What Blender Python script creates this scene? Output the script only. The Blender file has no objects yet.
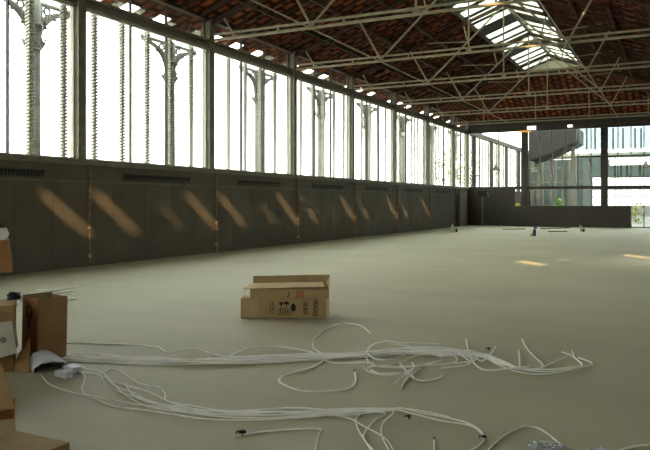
import bpy, math, random
from mathutils import Vector, Matrix
random.seed(7)
S = bpy.context.scene
COL = S.collection
R = math.radians

# ------------------------------------------------------------------ site constants (metres)
EYE = 1.6
YAW = 0.467
FPX, CX, CY = 698.2, 325.0, 203.0
WX = -13.33              # left wall, inner face
RX = -6.43               # ridge line
EX = 0.47                # right wall, inner face
YB, YE = -5.0, 49.26     # back wall, far wall
ZS, ZH, ZC, ZE = 2.68, 6.53, 6.78, 7.5   # sill, window head, truss chord, eave
BAY = 5.46
POSTS = [12.855 + BAY*k for k in range(-3, 7)]
PITCH = 0.36
ZR = ZE + PITCH*(RX - WX)
LX1, LX2 = -8.10, -4.77  # skylight edges
YL = 42.3                # end of the ridge, start of the hip
CRT = Vector((math.cos(YAW), math.sin(YAW), 0))
CFW = Vector((-math.sin(YAW), math.cos(YAW), 0))

def floor_at(px, py, z=0.0):
    Z = FPX*(EYE - z)/(py - CY)
    X = (px - CX)/FPX*Z
    p = CRT*X + CFW*Z
    return Vector((p.x, p.y, z))
def at_depth(px, py, Z):
    p = CRT*((px - CX)/FPX*Z) + CFW*Z
    return Vector((p.x, p.y, EYE - (py - CY)/FPX*Z))
def at_y(px, py, y):
    d = CRT*((px - CX)/FPX) + CFW
    Z = y/d.y
    return at_depth(px, py, Z)

# ------------------------------------------------------------------ materials
def mat(name, col, rough=0.7, var=0.12, scale=3.0, bump=0.0, metallic=0.0, spec=0.3, stretch=None, col2=None):
    m = bpy.data.materials.new(name); m.use_nodes = True
    nt = m.node_tree; b = nt.nodes['Principled BSDF']
    b.inputs['Roughness'].default_value = rough
    b.inputs['Metallic'].default_value = metallic
    b.inputs['Specular IOR Level'].default_value = spec
    tc = nt.nodes.new('ShaderNodeTexCoord'); mp = nt.nodes.new('ShaderNodeMapping')
    nt.links.new(tc.outputs['Object'], mp.inputs['Vector'])
    if stretch: mp.inputs['Scale'].default_value = stretch
    n = nt.nodes.new('ShaderNodeTexNoise'); n.inputs['Scale'].default_value = scale
    n.inputs['Detail'].default_value = 5
    nt.links.new(mp.outputs[0], n.inputs['Vector'])
    r = nt.nodes.new('ShaderNodeValToRGB')
    c2 = col2 or tuple(min(1, c*(1+var)) for c in col)
    c1 = tuple(c*(1-var) for c in col)
    r.color_ramp.elements[0].position = 0.3; r.color_ramp.elements[1].position = 0.7
    r.color_ramp.elements[0].color = (*c1, 1); r.color_ramp.elements[1].color = (*c2, 1)
    nt.links.new(n.outputs['Fac'], r.inputs['Fac'])
    nt.links.new(r.outputs['Color'], b.inputs['Base Color'])
    if bump:
        bp = nt.nodes.new('ShaderNodeBump'); bp.inputs['Strength'].default_value = bump
        bp.inputs['Distance'].default_value = 0.02
        nt.links.new(n.outputs['Fac'], bp.inputs['Height']); nt.links.new(bp.outputs[0], b.inputs['Normal'])
    return m

def glass(name, tint, gloss=0.08, rough=0.02, haze=0.0):
    m = bpy.data.materials.new(name); m.use_nodes = True
    nt = m.node_tree; nt.nodes.clear()
    o = nt.nodes.new('ShaderNodeOutputMaterial')
    t = nt.nodes.new('ShaderNodeBsdfTransparent'); t.inputs[0].default_value = (*tint, 1)
    g = nt.nodes.new('ShaderNodeBsdfGlossy'); g.inputs['Roughness'].default_value = rough
    mx = nt.nodes.new('ShaderNodeMixShader')
    f = nt.nodes.new('ShaderNodeLayerWeight'); f.inputs['Blend'].default_value = 0.25
    ml = nt.nodes.new('ShaderNodeMath'); ml.operation = 'MULTIPLY'; ml.inputs[1].default_value = gloss*4
    nt.links.new(f.outputs['Fresnel'], ml.inputs[0])
    nt.links.new(ml.outputs[0], mx.inputs[0])
    last = t
    if haze:
        d = nt.nodes.new('ShaderNodeBsdfTranslucent'); d.inputs[0].default_value = (.9, .92, .9, 1)
        m2 = nt.nodes.new('ShaderNodeMixShader'); m2.inputs[0].default_value = haze
        nz = nt.nodes.new('ShaderNodeTexNoise'); nz.inputs['Scale'].default_value = 2.0
        mm = nt.nodes.new('ShaderNodeMath'); mm.operation = 'MULTIPLY'; mm.inputs[1].default_value = haze*2
        nt.links.new(nz.outputs['Fac'], mm.inputs[0]); nt.links.new(mm.outputs[0], m2.inputs[0])
        nt.links.new(t.outputs[0], m2.inputs[1]); nt.links.new(d.outputs[0], m2.inputs[2]); last = m2
    nt.links.new(last.outputs[0], mx.inputs[1]); nt.links.new(g.outputs[0], mx.inputs[2])
    nt.links.new(mx.outputs[0], o.inputs[0])
    return m

M = {}
M['wall'] = mat('wall_panel_grey', (.105, .092, .068), .55, .15, 1.2, .05, spec=.35)
M['wall_far'] = mat('wall_panel_brown', (.06, .052, .04), .6, .15, 1.0)
M['steel'] = mat('painted_steel', (.19, .175, .13), .5, .2, 4)
M['steel_dark'] = mat('dark_steel', (.05, .045, .037), .5, .2, 4)
M['truss'] = mat('truss_paint', (.32, .28, .185), .5, .2, 5)
M['frame'] = mat('window_frame_paint', (.40, .38, .30), .5, .1, 4)
M['rafter'] = mat('rafter_wood', (.06, .036, .022), .8, .3, 4)
M['black'] = mat('black_rubber', (.012, .012, .012), .5, .3, 20)
M['glass'] = glass('window_glass', (.93, .95, .93))
M['glass_far'] = glass('curtain_glass', (.60, .64, .62), gloss=.08)
def frosted(name, col):
    m = bpy.data.materials.new(name); m.use_nodes = True
    nt = m.node_tree; nt.nodes.clear()
    o = nt.nodes.new('ShaderNodeOutputMaterial'); d = nt.nodes.new('ShaderNodeBsdfTranslucent')
    n = nt.nodes.new('ShaderNodeTexNoise'); n.inputs['Scale'].default_value = 2.5; n.inputs['Detail'].default_value = 4
    r = nt.nodes.new('ShaderNodeValToRGB')
    r.color_ramp.elements[0].color = (*[c*.6 for c in col], 1); r.color_ramp.elements[1].color = (*col, 1)
    r.color_ramp.elements[0].position = .3; r.color_ramp.elements[1].position = .6
    nt.links.new(n.outputs['Fac'], r.inputs[0]); nt.links.new(r.outputs[0], d.inputs[0]); nt.links.new(d.outputs[0], o.inputs[0])
    return m
M['glass_sky'] = frosted('wired_skylight_glass', (.42, .45, .40))
M['glass_back'] = frosted('frosted_window_glass', (.46, .50, .50))
M['glass_blue'] = glass('blue_tinted_glass', (.45, .50, .56), gloss=.05)
M['slat'] = glass('louvre_glass', (.93, .95, .93), gloss=.02, haze=.014)
M['iron'] = mat('cast_iron_green', (.075, .078, .055), .6, .25, 8, .1)
M['rack'] = mat('rack_grey', (.30, .29, .24), .6, .2, 10)
M['card'] = mat('cardboard', (.45, .32, .165), .85, .10, 6, .05, spec=.1)
M['card_light'] = mat('cardboard_pale', (.74, .60, .34), .85, .08, 6, .05, spec=.1)
M['card_dark'] = mat('cardboard_brown_dimmed', (.36, .235, .11), .85, .10, 6, .05, spec=.1)  # darker than card: the left cartons' weaker light is put into the colour
M['card_dull'] = mat('cardboard_dull', (.32, .25, .13), .85, .08, 6, .05, spec=.1)  # darkened too, for the weaker light on the left cartons' flaps
M['card_red'] = mat('cardboard_russet', (.33, .165, .07), .85, .12, 6, .05, spec=.1)
M['ink'] = mat('print_ink', (.035, .028, .022), .8, .3, 60)
M['ink_red'] = mat('print_ink_red', (.45, .09, .05), .8, .2, 60)
M['white_card'] = mat('white_card', (.50, .48, .41), .7, .08, 8)
M['bag'] = mat('white_plastic', (.74, .77, .84), .45, .06, 8, .1)
M['cable'] = mat('cable_sheath', (.93, .92, .87), .5, .06, 12)
M['foil'] = mat('foil', (.50, .54, .58), .35, .75, 60, .3, metallic=.7)
M['pave'] = mat('pavement', (.22, .215, .19), .9, .1, 1)
M['pale_board'] = mat('pale_board', (.45, .42, .33), .8, .1, 1)
M['teal'] = mat('teal_cladding', (.065, .08, .072), .6, .15, 1)
M['pale'] = mat('pale_render', (.24, .25, .22), .8, .1, 1)
M['yellow'] = mat('yellow_plastic', (.75, .62, .05), .4, .08, 8)
M['blue'] = mat('dark_blue_plastic', (.035, .05, .14), .5, .2, 8)
M['leaf'] = mat('leaf_green', (.12, .22, .04), .7, .35, 3)
M['bark'] = mat('bark', (.14, .10, .07), .9, .25, 6)

def floor_mat():
    m = mat('concrete_floor', (.435, .41, .278), .62, .08, .35, .04, spec=.25)
    nt = m.node_tree; b = nt.nodes['Principled BSDF']
    base = b.inputs['Base Color'].links[0].from_socket
    tc = nt.nodes.new('ShaderNodeTexCoord'); mp = nt.nodes.new('ShaderNodeMapping')
    mp.inputs['Rotation'].default_value = (0, 0, R(24)); mp.inputs['Scale'].default_value = (.25, 1.6, 1)
    nt.links.new(tc.outputs['Object'], mp.inputs['Vector'])
    n = nt.nodes.new('ShaderNodeTexNoise'); n.inputs['Scale'].default_value = 1.1; n.inputs['Detail'].default_value = 7
    nt.links.new(mp.outputs[0], n.inputs['Vector'])
    r = nt.nodes.new('ShaderNodeValToRGB')
    r.color_ramp.elements[0].position = .30; r.color_ramp.elements[0].color = (.93, .93, .93, 1)
    r.color_ramp.elements[1].position = .62; r.color_ramp.elements[1].color = (1, 1, 1, 1)
    nt.links.new(n.outputs['Fac'], r.inputs['Fac'])
    mx = nt.nodes.new('ShaderNodeMix'); mx.data_type = 'RGBA'; mx.blend_type = 'MULTIPLY'; mx.inputs[0].default_value = 1
    nt.links.new(base, mx.inputs[6]); nt.links.new(r.outputs[0], mx.inputs[7])
    nt.links.new(mx.outputs[2], b.inputs['Base Color'])
    return m
M['floor'] = floor_mat()

def tile_mat(name, rot=False):
    # terracotta roof tiles seen from below between dark laths
    m = bpy.data.materials.new(name); m.use_nodes = True
    nt = m.node_tree; b = nt.nodes['Principled BSDF']; b.inputs['Roughness'].default_value = .85
    b.inputs['Specular IOR Level'].default_value = .1
    tc = nt.nodes.new('ShaderNodeTexCoord'); mp = nt.nodes.new('ShaderNodeMapping')
    nt.links.new(tc.outputs['Object'], mp.inputs['Vector'])
    if rot: mp.inputs['Rotation'].default_value = (0, 0, R(90))
    br = nt.nodes.new('ShaderNodeTexBrick')
    br.inputs['Scale'].default_value = 1.0
    br.inputs['Brick Width'].default_value = .50; br.inputs['Row Height'].default_value = .40
    br.inputs['Mortar Size'].default_value = .15; br.inputs['Mortar Smooth'].default_value = 1.0
    br.inputs['Color1'].default_value = (.34, .095, .035, 1); br.inputs['Color2'].default_value = (.15, .045, .02, 1)
    br.inputs['Mortar'].default_value = (.022, .011, .008, 1)
    br.offset = .5
    nt.links.new(mp.outputs[0], br.inputs['Vector'])
    n = nt.nodes.new('ShaderNodeTexNoise'); n.inputs['Scale'].default_value = 1.7; n.inputs['Detail'].default_value = 4
    nt.links.new(tc.outputs['Object'], n.inputs['Vector'])
    r = nt.nodes.new('ShaderNodeValToRGB')
    r.color_ramp.elements[0].position = .3; r.color_ramp.elements[0].color = (.55, .5, .5, 1)
    r.color_ramp.elements[1].position = .7; r.color_ramp.elements[1].color = (1.1, 1.05, 1, 1)
    nt.links.new(n.outputs['Fac'], r.inputs['Fac'])
    mx = nt.nodes.new('ShaderNodeMix'); mx.data_type = 'RGBA'; mx.blend_type = 'MULTIPLY'; mx.inputs[0].default_value = 1
    nt.links.new(br.outputs['Color'], mx.inputs[6]); nt.links.new(r.outputs[0], mx.inputs[7])
    nt.links.new(mx.outputs[2], b.inputs['Base Color'])
    bp = nt.nodes.new('ShaderNodeBump'); bp.inputs['Strength'].default_value = .8; bp.inputs['Distance'].default_value = .06
    nt.links.new(br.outputs['Fac'], bp.inputs['Height']); bp.invert = True
    nt.links.new(bp.outputs[0], b.inputs['Normal'])
    return m
M['tile'] = tile_mat('roof_tile', False)
M['tile_hip'] = tile_mat('roof_tile_hip', True)

# ------------------------------------------------------------------ mesh builder
class MB:
    def __init__(s): s.v = []; s.f = []
    def add(s, vs, fs):
        o = len(s.v); s.v += [Vector(v) for v in vs]; s.f += [tuple(i+o for i in f) for f in fs]; return s
    def box(s, lo, hi, mtx=None):
        x0, y0, z0 = lo; x1, y1, z1 = hi
        vs = [Vector(p) for p in ((x0,y0,z0),(x1,y0,z0),(x1,y1,z0),(x0,y1,z0),(x0,y0,z1),(x1,y0,z1),(x1,y1,z1),(x0,y1,z1))]
        if mtx: vs = [mtx @ v for v in vs]
        return s.add(vs, [(0,3,2,1),(4,5,6,7),(0,1,5,4),(1,2,6,5),(2,3,7,6),(3,0,4,7)])
    def bar(s, p, q, w, h, up=(0,0,1)):
        p = Vector(p); q = Vector(q); d = (q-p).normalized(); u = Vector(up)
        if abs(d.dot(u)) > .98: u = Vector((0,1,0))
        a = d.cross(u).normalized()*w/2; b = a.cross(d).normalized()*h/2
        vs = [p-a-b, p+a-b, p+a+b, p-a+b, q-a-b, q+a-b, q+a+b, q-a+b]
        return s.add(vs, [(0,1,2,3),(4,7,6,5),(0,4,5,1),(1,5,6,2),(2,6,7,3),(3,7,4,0)])
    def slab(s, pts, th):
        # planar polygon thickened along +normal by th (th may be negative)
        pts = [Vector(p) for p in pts]; n = (pts[1]-pts[0]).cross(pts[2]-pts[0]).normalized()*th
        k = len(pts); vs = pts + [p+n for p in pts]
        fs = [tuple(range(k))[::-1], tuple(range(k, 2*k))] + [(i, (i+1) % k, (i+1) % k+k, i+k) for i in range(k)]
        return s.add(vs, fs)
    def tube(s, pts, r, n=6, closed=False):
        pts = [Vector(p) for p in pts]; k = len(pts); vs = []
        rr = r if isinstance(r, (list, tuple)) else [r]*k
        ref = Vector((0,0,1))
        for i, p in enumerate(pts):
            d = (pts[min(i+1, k-1)] - pts[max(i-1, 0)])
            if d.length < 1e-9: d = Vector((0,0,1))
            d.normalize()
            u = ref if abs(d.dot(ref)) < .95 else Vector((1,0,0))
            a = d.cross(u).normalized(); b = a.cross(d)
            for j in range(n):
                t = 2*math.pi*j/n; vs.append(p + (a*math.cos(t) + b*math.sin(t))*rr[i])
        fs = []
        for i in range(k-1):
            for j in range(n):
                fs.append((i*n+j, i*n+(j+1) % n, (i+1)*n+(j+1) % n, (i+1)*n+j))
        fs.append(tuple(range(n))[::-1]); fs.append(tuple(range((k-1)*n, k*n)))
        return s.add(vs, fs)
    def lathe(s, prof, n=16, c=(0,0,0)):
        c = Vector(c); vs = []
        for r, z in prof:
            for j in range(n):
                t = 2*math.pi*j/n; vs.append(c + Vector((r*math.cos(t), r*math.sin(t), z)))
        fs = []
        for i in range(len(prof)-1):
            for j in range(n):
                fs.append((i*n+j, i*n+(j+1) % n, (i+1)*n+(j+1) % n, (i+1)*n+j))
        fs.append(tuple(range(n))[::-1]); fs.append(tuple(range((len(prof)-1)*n, len(prof)*n)))
        return s.add(vs, fs)
    def build(s, name, m, parent=None, kind=None, smooth=False, bevel=0):
        me = bpy.data.meshes.new(name)
        org = Vector((0,0,0))
        me.from_pydata([tuple(v) for v in s.v], [], s.f); me.update()
        import bmesh
        bm = bmesh.new(); bm.from_mesh(me); bmesh.ops.recalc_face_normals(bm, faces=bm.faces); bm.to_mesh(me); bm.free()
        me.materials.append(m if not isinstance(m, str) else M[m])
        if smooth:
            for p in me.polygons: p.use_smooth = True
        o = bpy.data.objects.new(name, me); COL.objects.link(o)
        if parent: o.parent = parent
        if kind: o['kind'] = kind
        if bevel:
            bv = o.modifiers.new('bevel', 'BEVEL'); bv.width = bevel; bv.segments = 2; bv.limit_method = 'ANGLE'
        return o

def tag(o, label, cat, group=None, kind=None):
    o['label'] = label; o['category'] = cat
    if group: o['group'] = group
    if kind: o['kind'] = kind
    return o
def thing(name, label, cat, loc=(0,0,0), rz=0, group=None):
    o = bpy.data.objects.new(name, None); COL.objects.link(o)
    o.empty_display_size = .1
    o.location = loc; o.rotation_euler = (0, 0, rz)
    return tag(o, label, cat, group)
def copy_tree(o, parent=None):
    c = o.copy(); COL.objects.link(c)
    if parent: c.parent = parent
    for ch in list(o.children): copy_tree(ch, c)
    return c
def struct(name, mb, m, parent=None, **k):
    return mb.build(name, m, parent, kind=None if parent else 'structure', **k)
ORD = ['first','second','third','fourth','fifth','sixth','seventh','eighth','ninth','tenth']

# ------------------------------------------------------------------ floor and ground
struct('floor', MB().box((WX, YB, -.3), (EX, YE, 0)), 'floor')
struct('ground', MB().box((-90, -40, -.6), (60, 190, -.31)), 'pave')
struct('terrace', MB().box((WX-.3, YE, -.3), (25, 96, 0)), 'pave')

# ------------------------------------------------------------------ left wall and its windows
mb = MB().box((WX-.28, YB, -.3), (WX, YE, ZS-.12)).box((WX-.28, YB, ZS-.12), (WX-.06, POSTS[2]-.15, ZE-.1))
struct('wall_left', mb, 'wall')
struct('trim_1', MB().box((WX-.30, YB, ZS-.12), (WX+.05, YE, ZS)).box((WX, YB, 2.13), (WX+.012, YE, 2.15)), 'steel')  # sill ledge and seam
# panel joints
mb = MB()
for y in POSTS:
    for off in (1.15, 2.35, 3.5, 4.6):
        if y+off < YE: mb.box((WX, y+off-.005, 0), (WX+.004, y+off+.005, 2.13))
struct('trim_2', mb, 'wall_far')
# head beam: two flanges and a web
mb = MB().box((WX-.22, YB, ZH), (WX+.02, YE, ZH+.05)).box((WX-.13, YB, ZH+.05), (WX-.07, YE, ZH+.20)).box((WX-.22, YB, ZH+.20), (WX+.06, YE, ZH+.27))
struct('trim_3', mb, 'steel')
struct('trim_4', MB().box((WX-.20, YB, ZE-.08), (WX+.05, YE, ZE+.06)), 'rafter')   # eave beam
# posts: I sections
def ibeam(y, z0, z1, w=.26, d=.30):
    m = MB()
    m.box((WX-.24, y-w/2, z0), (WX-.20, y+w/2, z1)).box((WX-.20, y-.02, z0), (WX+d-.24-.04+.0, y+.02, z1)).box((WX+d-.28, y-w/2, z0), (WX+d-.24, y+w/2, z1))
    return m
n = 5
for i, y in enumerate(POSTS + [YE-.15]):
    struct('trim_%d' % n, ibeam(y, ZS, ZE), 'steel'); n += 1
# rusty conduit on every panel joint
for i, y in enumerate(POSTS):
    m = MB().tube([(WX+.03, y+.27, 0), (WX+.03, y+.27, ZS-.14)], .022, 8)
    c_ = struct('trim_%d' % n, m, 'conduit' if 'conduit' in M else M.setdefault('conduit', mat('rusty_conduit', (.13, .08, .045), .6, .5, 9, col2=(.42, .26, .13)))); n += 1
    for z in (.22, .95, 1.65, 2.3): MB().box((WX, y+.23, z), (WX+.06, y+.31, z+(.09 if z < .5 else .04))).build('pipe_clip', 'frame' if z < 1 else 'steel', c_)
NT = n

wn = 1
for i, y in enumerate(POSTS):
    if i < 2: continue
    y1 = POSTS[i+1] if i+1 < len(POSTS) else YE-.2
    a, b = y+.13, y1-.13
    fr = MB()
    fr.box((WX-.16, a, ZS), (WX-.06, a+.05, ZH)).box((WX-.16, b-.05, ZS), (WX-.06, b, ZH))
    fr.box((WX-.16, a, ZS), (WX-.06, b, ZS+.05)).box((WX-.16, a, ZH-.05), (WX-.06, b, ZH))
    w = struct('window_%d' % wn, fr, 'frame'); wn += 1
    mu = MB()
    cuts = [y+1.9, y+3.4] if y1-y > 5 else [y+1.9]
    for c in cuts:
        mu.box((WX-.15, c-.022, ZS), (WX-.07, c+.022, ZH))
        mu.box((WX-.15, c-.02, ZC), (WX-.07, c+.02, ZE-.08))
    mu.build('mullion', 'steel_dark', w)
    MB().box((WX-.115, a, ZS+.03), (WX-.105, b, ZH-.03)).build('pane', 'glass', w)
    MB().box((WX-.115, a, ZC), (WX-.105, b, ZE-.08)).build('clerestory_pane', 'glass', w)

# vents under the windows
def vent(y, label, ln=2.85):
    t = thing('vent_grille', label, 'vent', (WX, y, 2.30), 0, 'vent grilles along the left wall')
    MB().box((.0, -ln/2, -.085), (.02, ln/2, -.065)).box((0, -ln/2, .065), (.02, ln/2, .085)).box((0, -ln/2, -.085), (.02, -ln/2+.02, .085)).box((0, ln/2-.02, -.085), (.02, ln/2, .085)).build('frame', 'steel_dark', t)
    MB().box((.001, -ln/2+.02, -.065), (.006, ln/2-.02, .065)).build('backing', 'black', t)
    m = MB(); k = int(ln/.1)
    for j in range(k): m.box((.006, -ln/2+.05+j*.1, -.065), (.018, -ln/2+.065+j*.1, .0))
    m.build('slats', 'steel', t)
vl = ['dark slotted vent cut off by the left edge of the photo', 'dark slotted vent under the first full window from the left',
      'dark slotted vent under the second full window from the left', 'dark slotted vent under the third full window from the left',
      'dark slotted vent under the fourth full window from the left', 'dark slotted vent under the fifth full window from the left',
      'dark slotted vent under the sixth full window, nearest the far corner']
for k in range(7):
    vent(POSTS[2+k]+2.95 if k else POSTS[2]+2.55, vl[k], 2.85 if k else 3.6)

# ------------------------------------------------------------------ roof
def zroof(x): return ZE + PITCH*min(x-WX, EX-x)
TH = .08
roof = MB()
def rq(x0, x1, y0, y1, m=roof):
    m.slab([(x0, y0, zroof(x0)), (x1, y0, zroof(x1)), (x1, y1, zroof(x1)), (x0, y1, zroof(x0))], TH)
rq(WX, LX1, YB, YL)
rq(LX1, RX, YB, 14.0); rq(RX, LX2, YB, 14.0)
# hip: right and left trapezoid ends plus the far slope
RUN = RX-WX
def yh(x): return YE - (min(x-WX, EX-x))*(YE-YL)/RUN
roof.slab([(WX, YL, ZE), (RX, YL, ZR), (WX, YE, ZE)], TH)
roof.slab([(EX, YL, ZE), (EX, YE, ZE), (RX, YL, ZR)], TH)
# right slope with unseen open slits, added to throw sun streaks on the wall
SUN = Vector((-1, 1.33, -.59)).normalized()
SL0, SL1 = -2.15, -1.0           # x range of the sun slits
def light_y(px, py):
    """y on the left wall seen at the pixel"""
    d = CRT*((px-CX)/FPX)+CFW; t = WX/d.x; return d.y*t
holes = []
xm = (SL0+SL1)/2
for k in range(-1, 5):
    y0 = POSTS[3]+k*BAY
    for off, wd in ((1.2, .33), (3.3, .22), (4.98, .33)):
        # mean wall position of the streak -> opening
        yw = y0+off
        tt = (xm-WX)
        holes.append((yw-1.33*tt-wd/2, yw-1.33*tt+wd/2))
holes = sorted(h for h in holes if h[0] > YB+.1)
rq(SL1, EX, YB-.2, YL); rq(LX2, SL0, YB-.2, YL)
yy = YB-.2
for a, b in holes:
    rq(SL0, SL1, yy, a); yy = b
rq(SL0, SL1, yy, YL)
for a, b in holes:
    if b-a < .3: rq(SL0, SL0+.40, a, b); rq(SL1-.12, SL1, a, b)     # narrow slits shortened for shorter streaks
struct('ceiling', roof, 'tile')
hip = MB().slab([(WX, YE, ZE), (RX, YL, ZR), (EX, YE, ZE)], -TH)
struct('ceiling_hip', hip, 'tile_hip')
# laths and rafters
raf = MB()
y = YB
while y < YL:
    for (xa, xb) in ((WX, LX1), (LX2, EX)) if y > 25.5 else ((WX, LX1), (LX2, SL0-.1), (SL1+.1, EX)):
        raf.bar((xa, y, zroof(xa)-.05), (xb, y, zroof(xb)-.05), .07, .1)
    y += BAY/6
for x in [WX+1.3*k for k in range(1, 4)] + [EX-1.3*k for k in (1, 2, 3)]:
    raf.bar((x, 25.5 if SL0-.1 < x < SL1+.1 else YB, zroof(x)-.12), (x, yh(x), zroof(x)-.12), .09, .12)
struct('trim_%d' % NT, raf, 'rafter'); NT += 1
# curb beams of the skylight, hip rafters
cb = MB()
for x in (LX1, LX2):
    cb.bar((x, YB, zroof(x)-.06), (x, YL, zroof(x)-.0), .10, .14)
cb.bar((WX, YE, ZE-.05), (LX1, yh(LX1), zroof(LX1)-.05), .12, .2); cb.bar((EX, YE, ZE-.05), (LX2, yh(LX2), zroof(LX2)-.05), .12, .2)
cb.bar((LX1, YL, zroof(LX1)-.06), (LX2, YL, zroof(LX2)-.06), .12, .2)
struct('trim_%d' % NT, cb, 'rafter'); NT += 1
# skylight
YS = 14.0
sk = MB(); pan = MB(); solid = MB()
RAISE = .09
def zsky(x): return zroof(LX1) + RAISE + (ZR-zroof(LX1))*(1-abs(x-RX)/(LX2-RX))
sk.bar((RX, YS, ZR+RAISE-.06), (RX, YL, ZR+RAISE-.06), .12, .2)
for x in (LX1, LX2): sk.bar((x, YS, zsky(x)), (x, YL, zsky(x)), .08, .12)
phase = POSTS[0]+BAY/2-.45
k0 = int((YB-phase)/1.092)-1
for k in range(k0, 60):
    a = phase+k*1.092; b = a+1.092
    if b < YS+.3 or a > YL-.3: continue
    a = max(a, YS); b = min(b, YL)
    for (xa, xb) in ((LX1, RX), (RX, LX2)):
        p = [(xa, a, zsky(xa)), (xb, a, zsky(xb)), (xb, b, zsky(xb)), (xa, b, zsky(xa))]
        if k % 5 == 0: solid.slab(p, .05)
        else:
            pan.slab([(xa, a+.16, zsky(xa)), (xb, a+.16, zsky(xb)), (xb, b-.16, zsky(xb)), (xa, b-.16, zsky(xa))], .01)
            for q0, q1 in ((a, a+.16), (b-.16, b)):
                solid.slab([(xa, q0, zsky(xa)-.02), (xb, q0, zsky(xb)-.02), (xb, q1, zsky(xb)-.02), (xa, q1, zsky(xa)-.02)], .04)
w = struct('window_%d' % wn, sk, 'steel'); wn += 1
pan.build('pane', 'glass_sky', w); solid.build('solid_panel', 'steel_dark', w)
for x in (LX1, LX2): pass
cur = MB()
for x in (LX1, LX2): cur.box((x-.04, YS, zroof(x)), (x+.04, YL, zsky(x)))
cur.build('curb', 'rafter', w)
MB().slab([(LX1, YL, zroof(LX1)-.02), (LX2, YL, zroof(LX2)-.02), (LX2, YL, zsky(LX2)), (RX, YL, zsky(RX)), (LX1, YL, zsky(LX1))], -.06).build('end_gable', 'pale_board', w)
MB().slab([(LX1, YS, zroof(LX1)-.02), (LX2, YS, zroof(LX2)-.02), (LX2, YS, zsky(LX2)), (RX, YS, zsky(RX)+.05), (LX1, YS, zsky(LX1))], -.06).build('end_gable', 'pale_board', w)

# ------------------------------------------------------------------ trusses
def truss(y, label):
    t = thing('roof_truss', label, 'roof truss', (RX, y, ZC), 0, 'steel trusses spanning the hall')
    def P(L, H): return [(-(L-6.43), 0, EYE+H-ZC), ((L-6.43), 0, EYE+H-ZC)]   # left, right mirror
    h = RX-WX
    for dz, hh in ((.02, .06), (.19, .045)):
        MB().box((-h, -.06, dz-hh/2), (h, .06, dz+hh/2)).build('chord_flange', 'truss', t)
    for k in range(-2, 3): MB().box((k*2.2-.03, -.012, .05), (k*2.2+.03, .012, .168)).build('batten', 'truss', t)
    for sgn in (-1, 1):
        MB().bar((sgn*h, 0, ZE-ZC-.16), (sgn*.0, 0, ZR-ZC-.16), .10, .14).build('rafter', 'rafter', t)
    def both(name, L0, H0, L1, H1, r, m='truss'):
        for sgn in (-1, 1):
            a = (sgn*(L0-6.43), 0, EYE+H0-ZC); b = (sgn*(L1-6.43), 0, EYE+H1-ZC)
            MB().bar(a, b, r, r).build(name, m, t)
    hc = ZC-EYE+.1
    both('strut', 12.45, hc, 12.85, zroof(-12.85)-EYE-.15, .05)
    both('diagonal', 12.40, hc, 11.2, zroof(-11.2)-EYE-.15, .045, 'rafter')
    both('strut', 9.72, hc, 10.55, zroof(-10.55)-EYE-.15, .06)
    both('diagonal', 9.66, hc, 6.5, ZR-EYE-.22, .06)
    both('collar', 10.2, 7.0, 7.95, 6.85, .035)
    both('hanger', 7.95, 6.85, 8.15, zroof(-8.15)-EYE-.1, .05)
    MB().bar((0, 0, .1), (0, 0, ZR-ZC-.05), .05, .05).build('king_post', 'truss', t)
    g = MB()
    for L in (12.42, 9.7, 6.43, 3.16, .44): MB().box((-(L-6.43)-.09, -.015, .02), (-(L-6.43)+.09, .015, .20)).build('gusset', 'truss', t)
    return t
tl = {1: 'steel roof truss out of view behind the nearest window', 2: 'steel roof truss landing left of the partly cut window',
      3: 'steel roof truss landing on the first post from the left', 4: 'nearest steel roof truss in full view, on the second post from the left',
      5: 'steel roof truss landing on the third post from the left', 6: 'steel roof truss landing on the fourth post from the left',
      7: 'steel roof truss landing on the fifth post from the left', 8: 'steel roof truss landing on the sixth post, in front of the hip',
      9: 'lowest steel roof truss in the photo, nearest the far glass wall'}
for k in range(3, 9): truss(POSTS[k], tl[k])
# last one before the far wall carries only its chord under the hip
t = thing('roof_truss', tl[9], 'roof truss', (RX, POSTS[9], ZC), 0, 'steel trusses spanning the hall')
h = RX-WX
for dz, hh in ((.02, .06), (.19, .045)):
    MB().box((-h, -.06, dz-hh/2), (h, .06, dz+hh/2)).build('chord_flange', 'truss', t)
for xx in (-4.9, -1.6, 1.6, 4.9):
    hh = min(zroof(RX+xx), ZE+PITCH*(YE-POSTS[9]))-ZC-.15
    MB().bar((xx, 0, .1), (xx, 0, hh), .05, .05).build('strut', 'truss', t)
# longitudinal tie rods
for k, x in enumerate((-9.7, -3.16)):
    tag(MB().tube([(x, YB, ZC+.0), (x, POSTS[9], ZC+.0)], .022, 8).build('tie_rod', 'truss', smooth=True),
        ['long thin steel rod linking the truss bottoms on the window side', 'long thin steel rod linking the truss bottoms on the right side'][k], 'tie rod')

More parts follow.
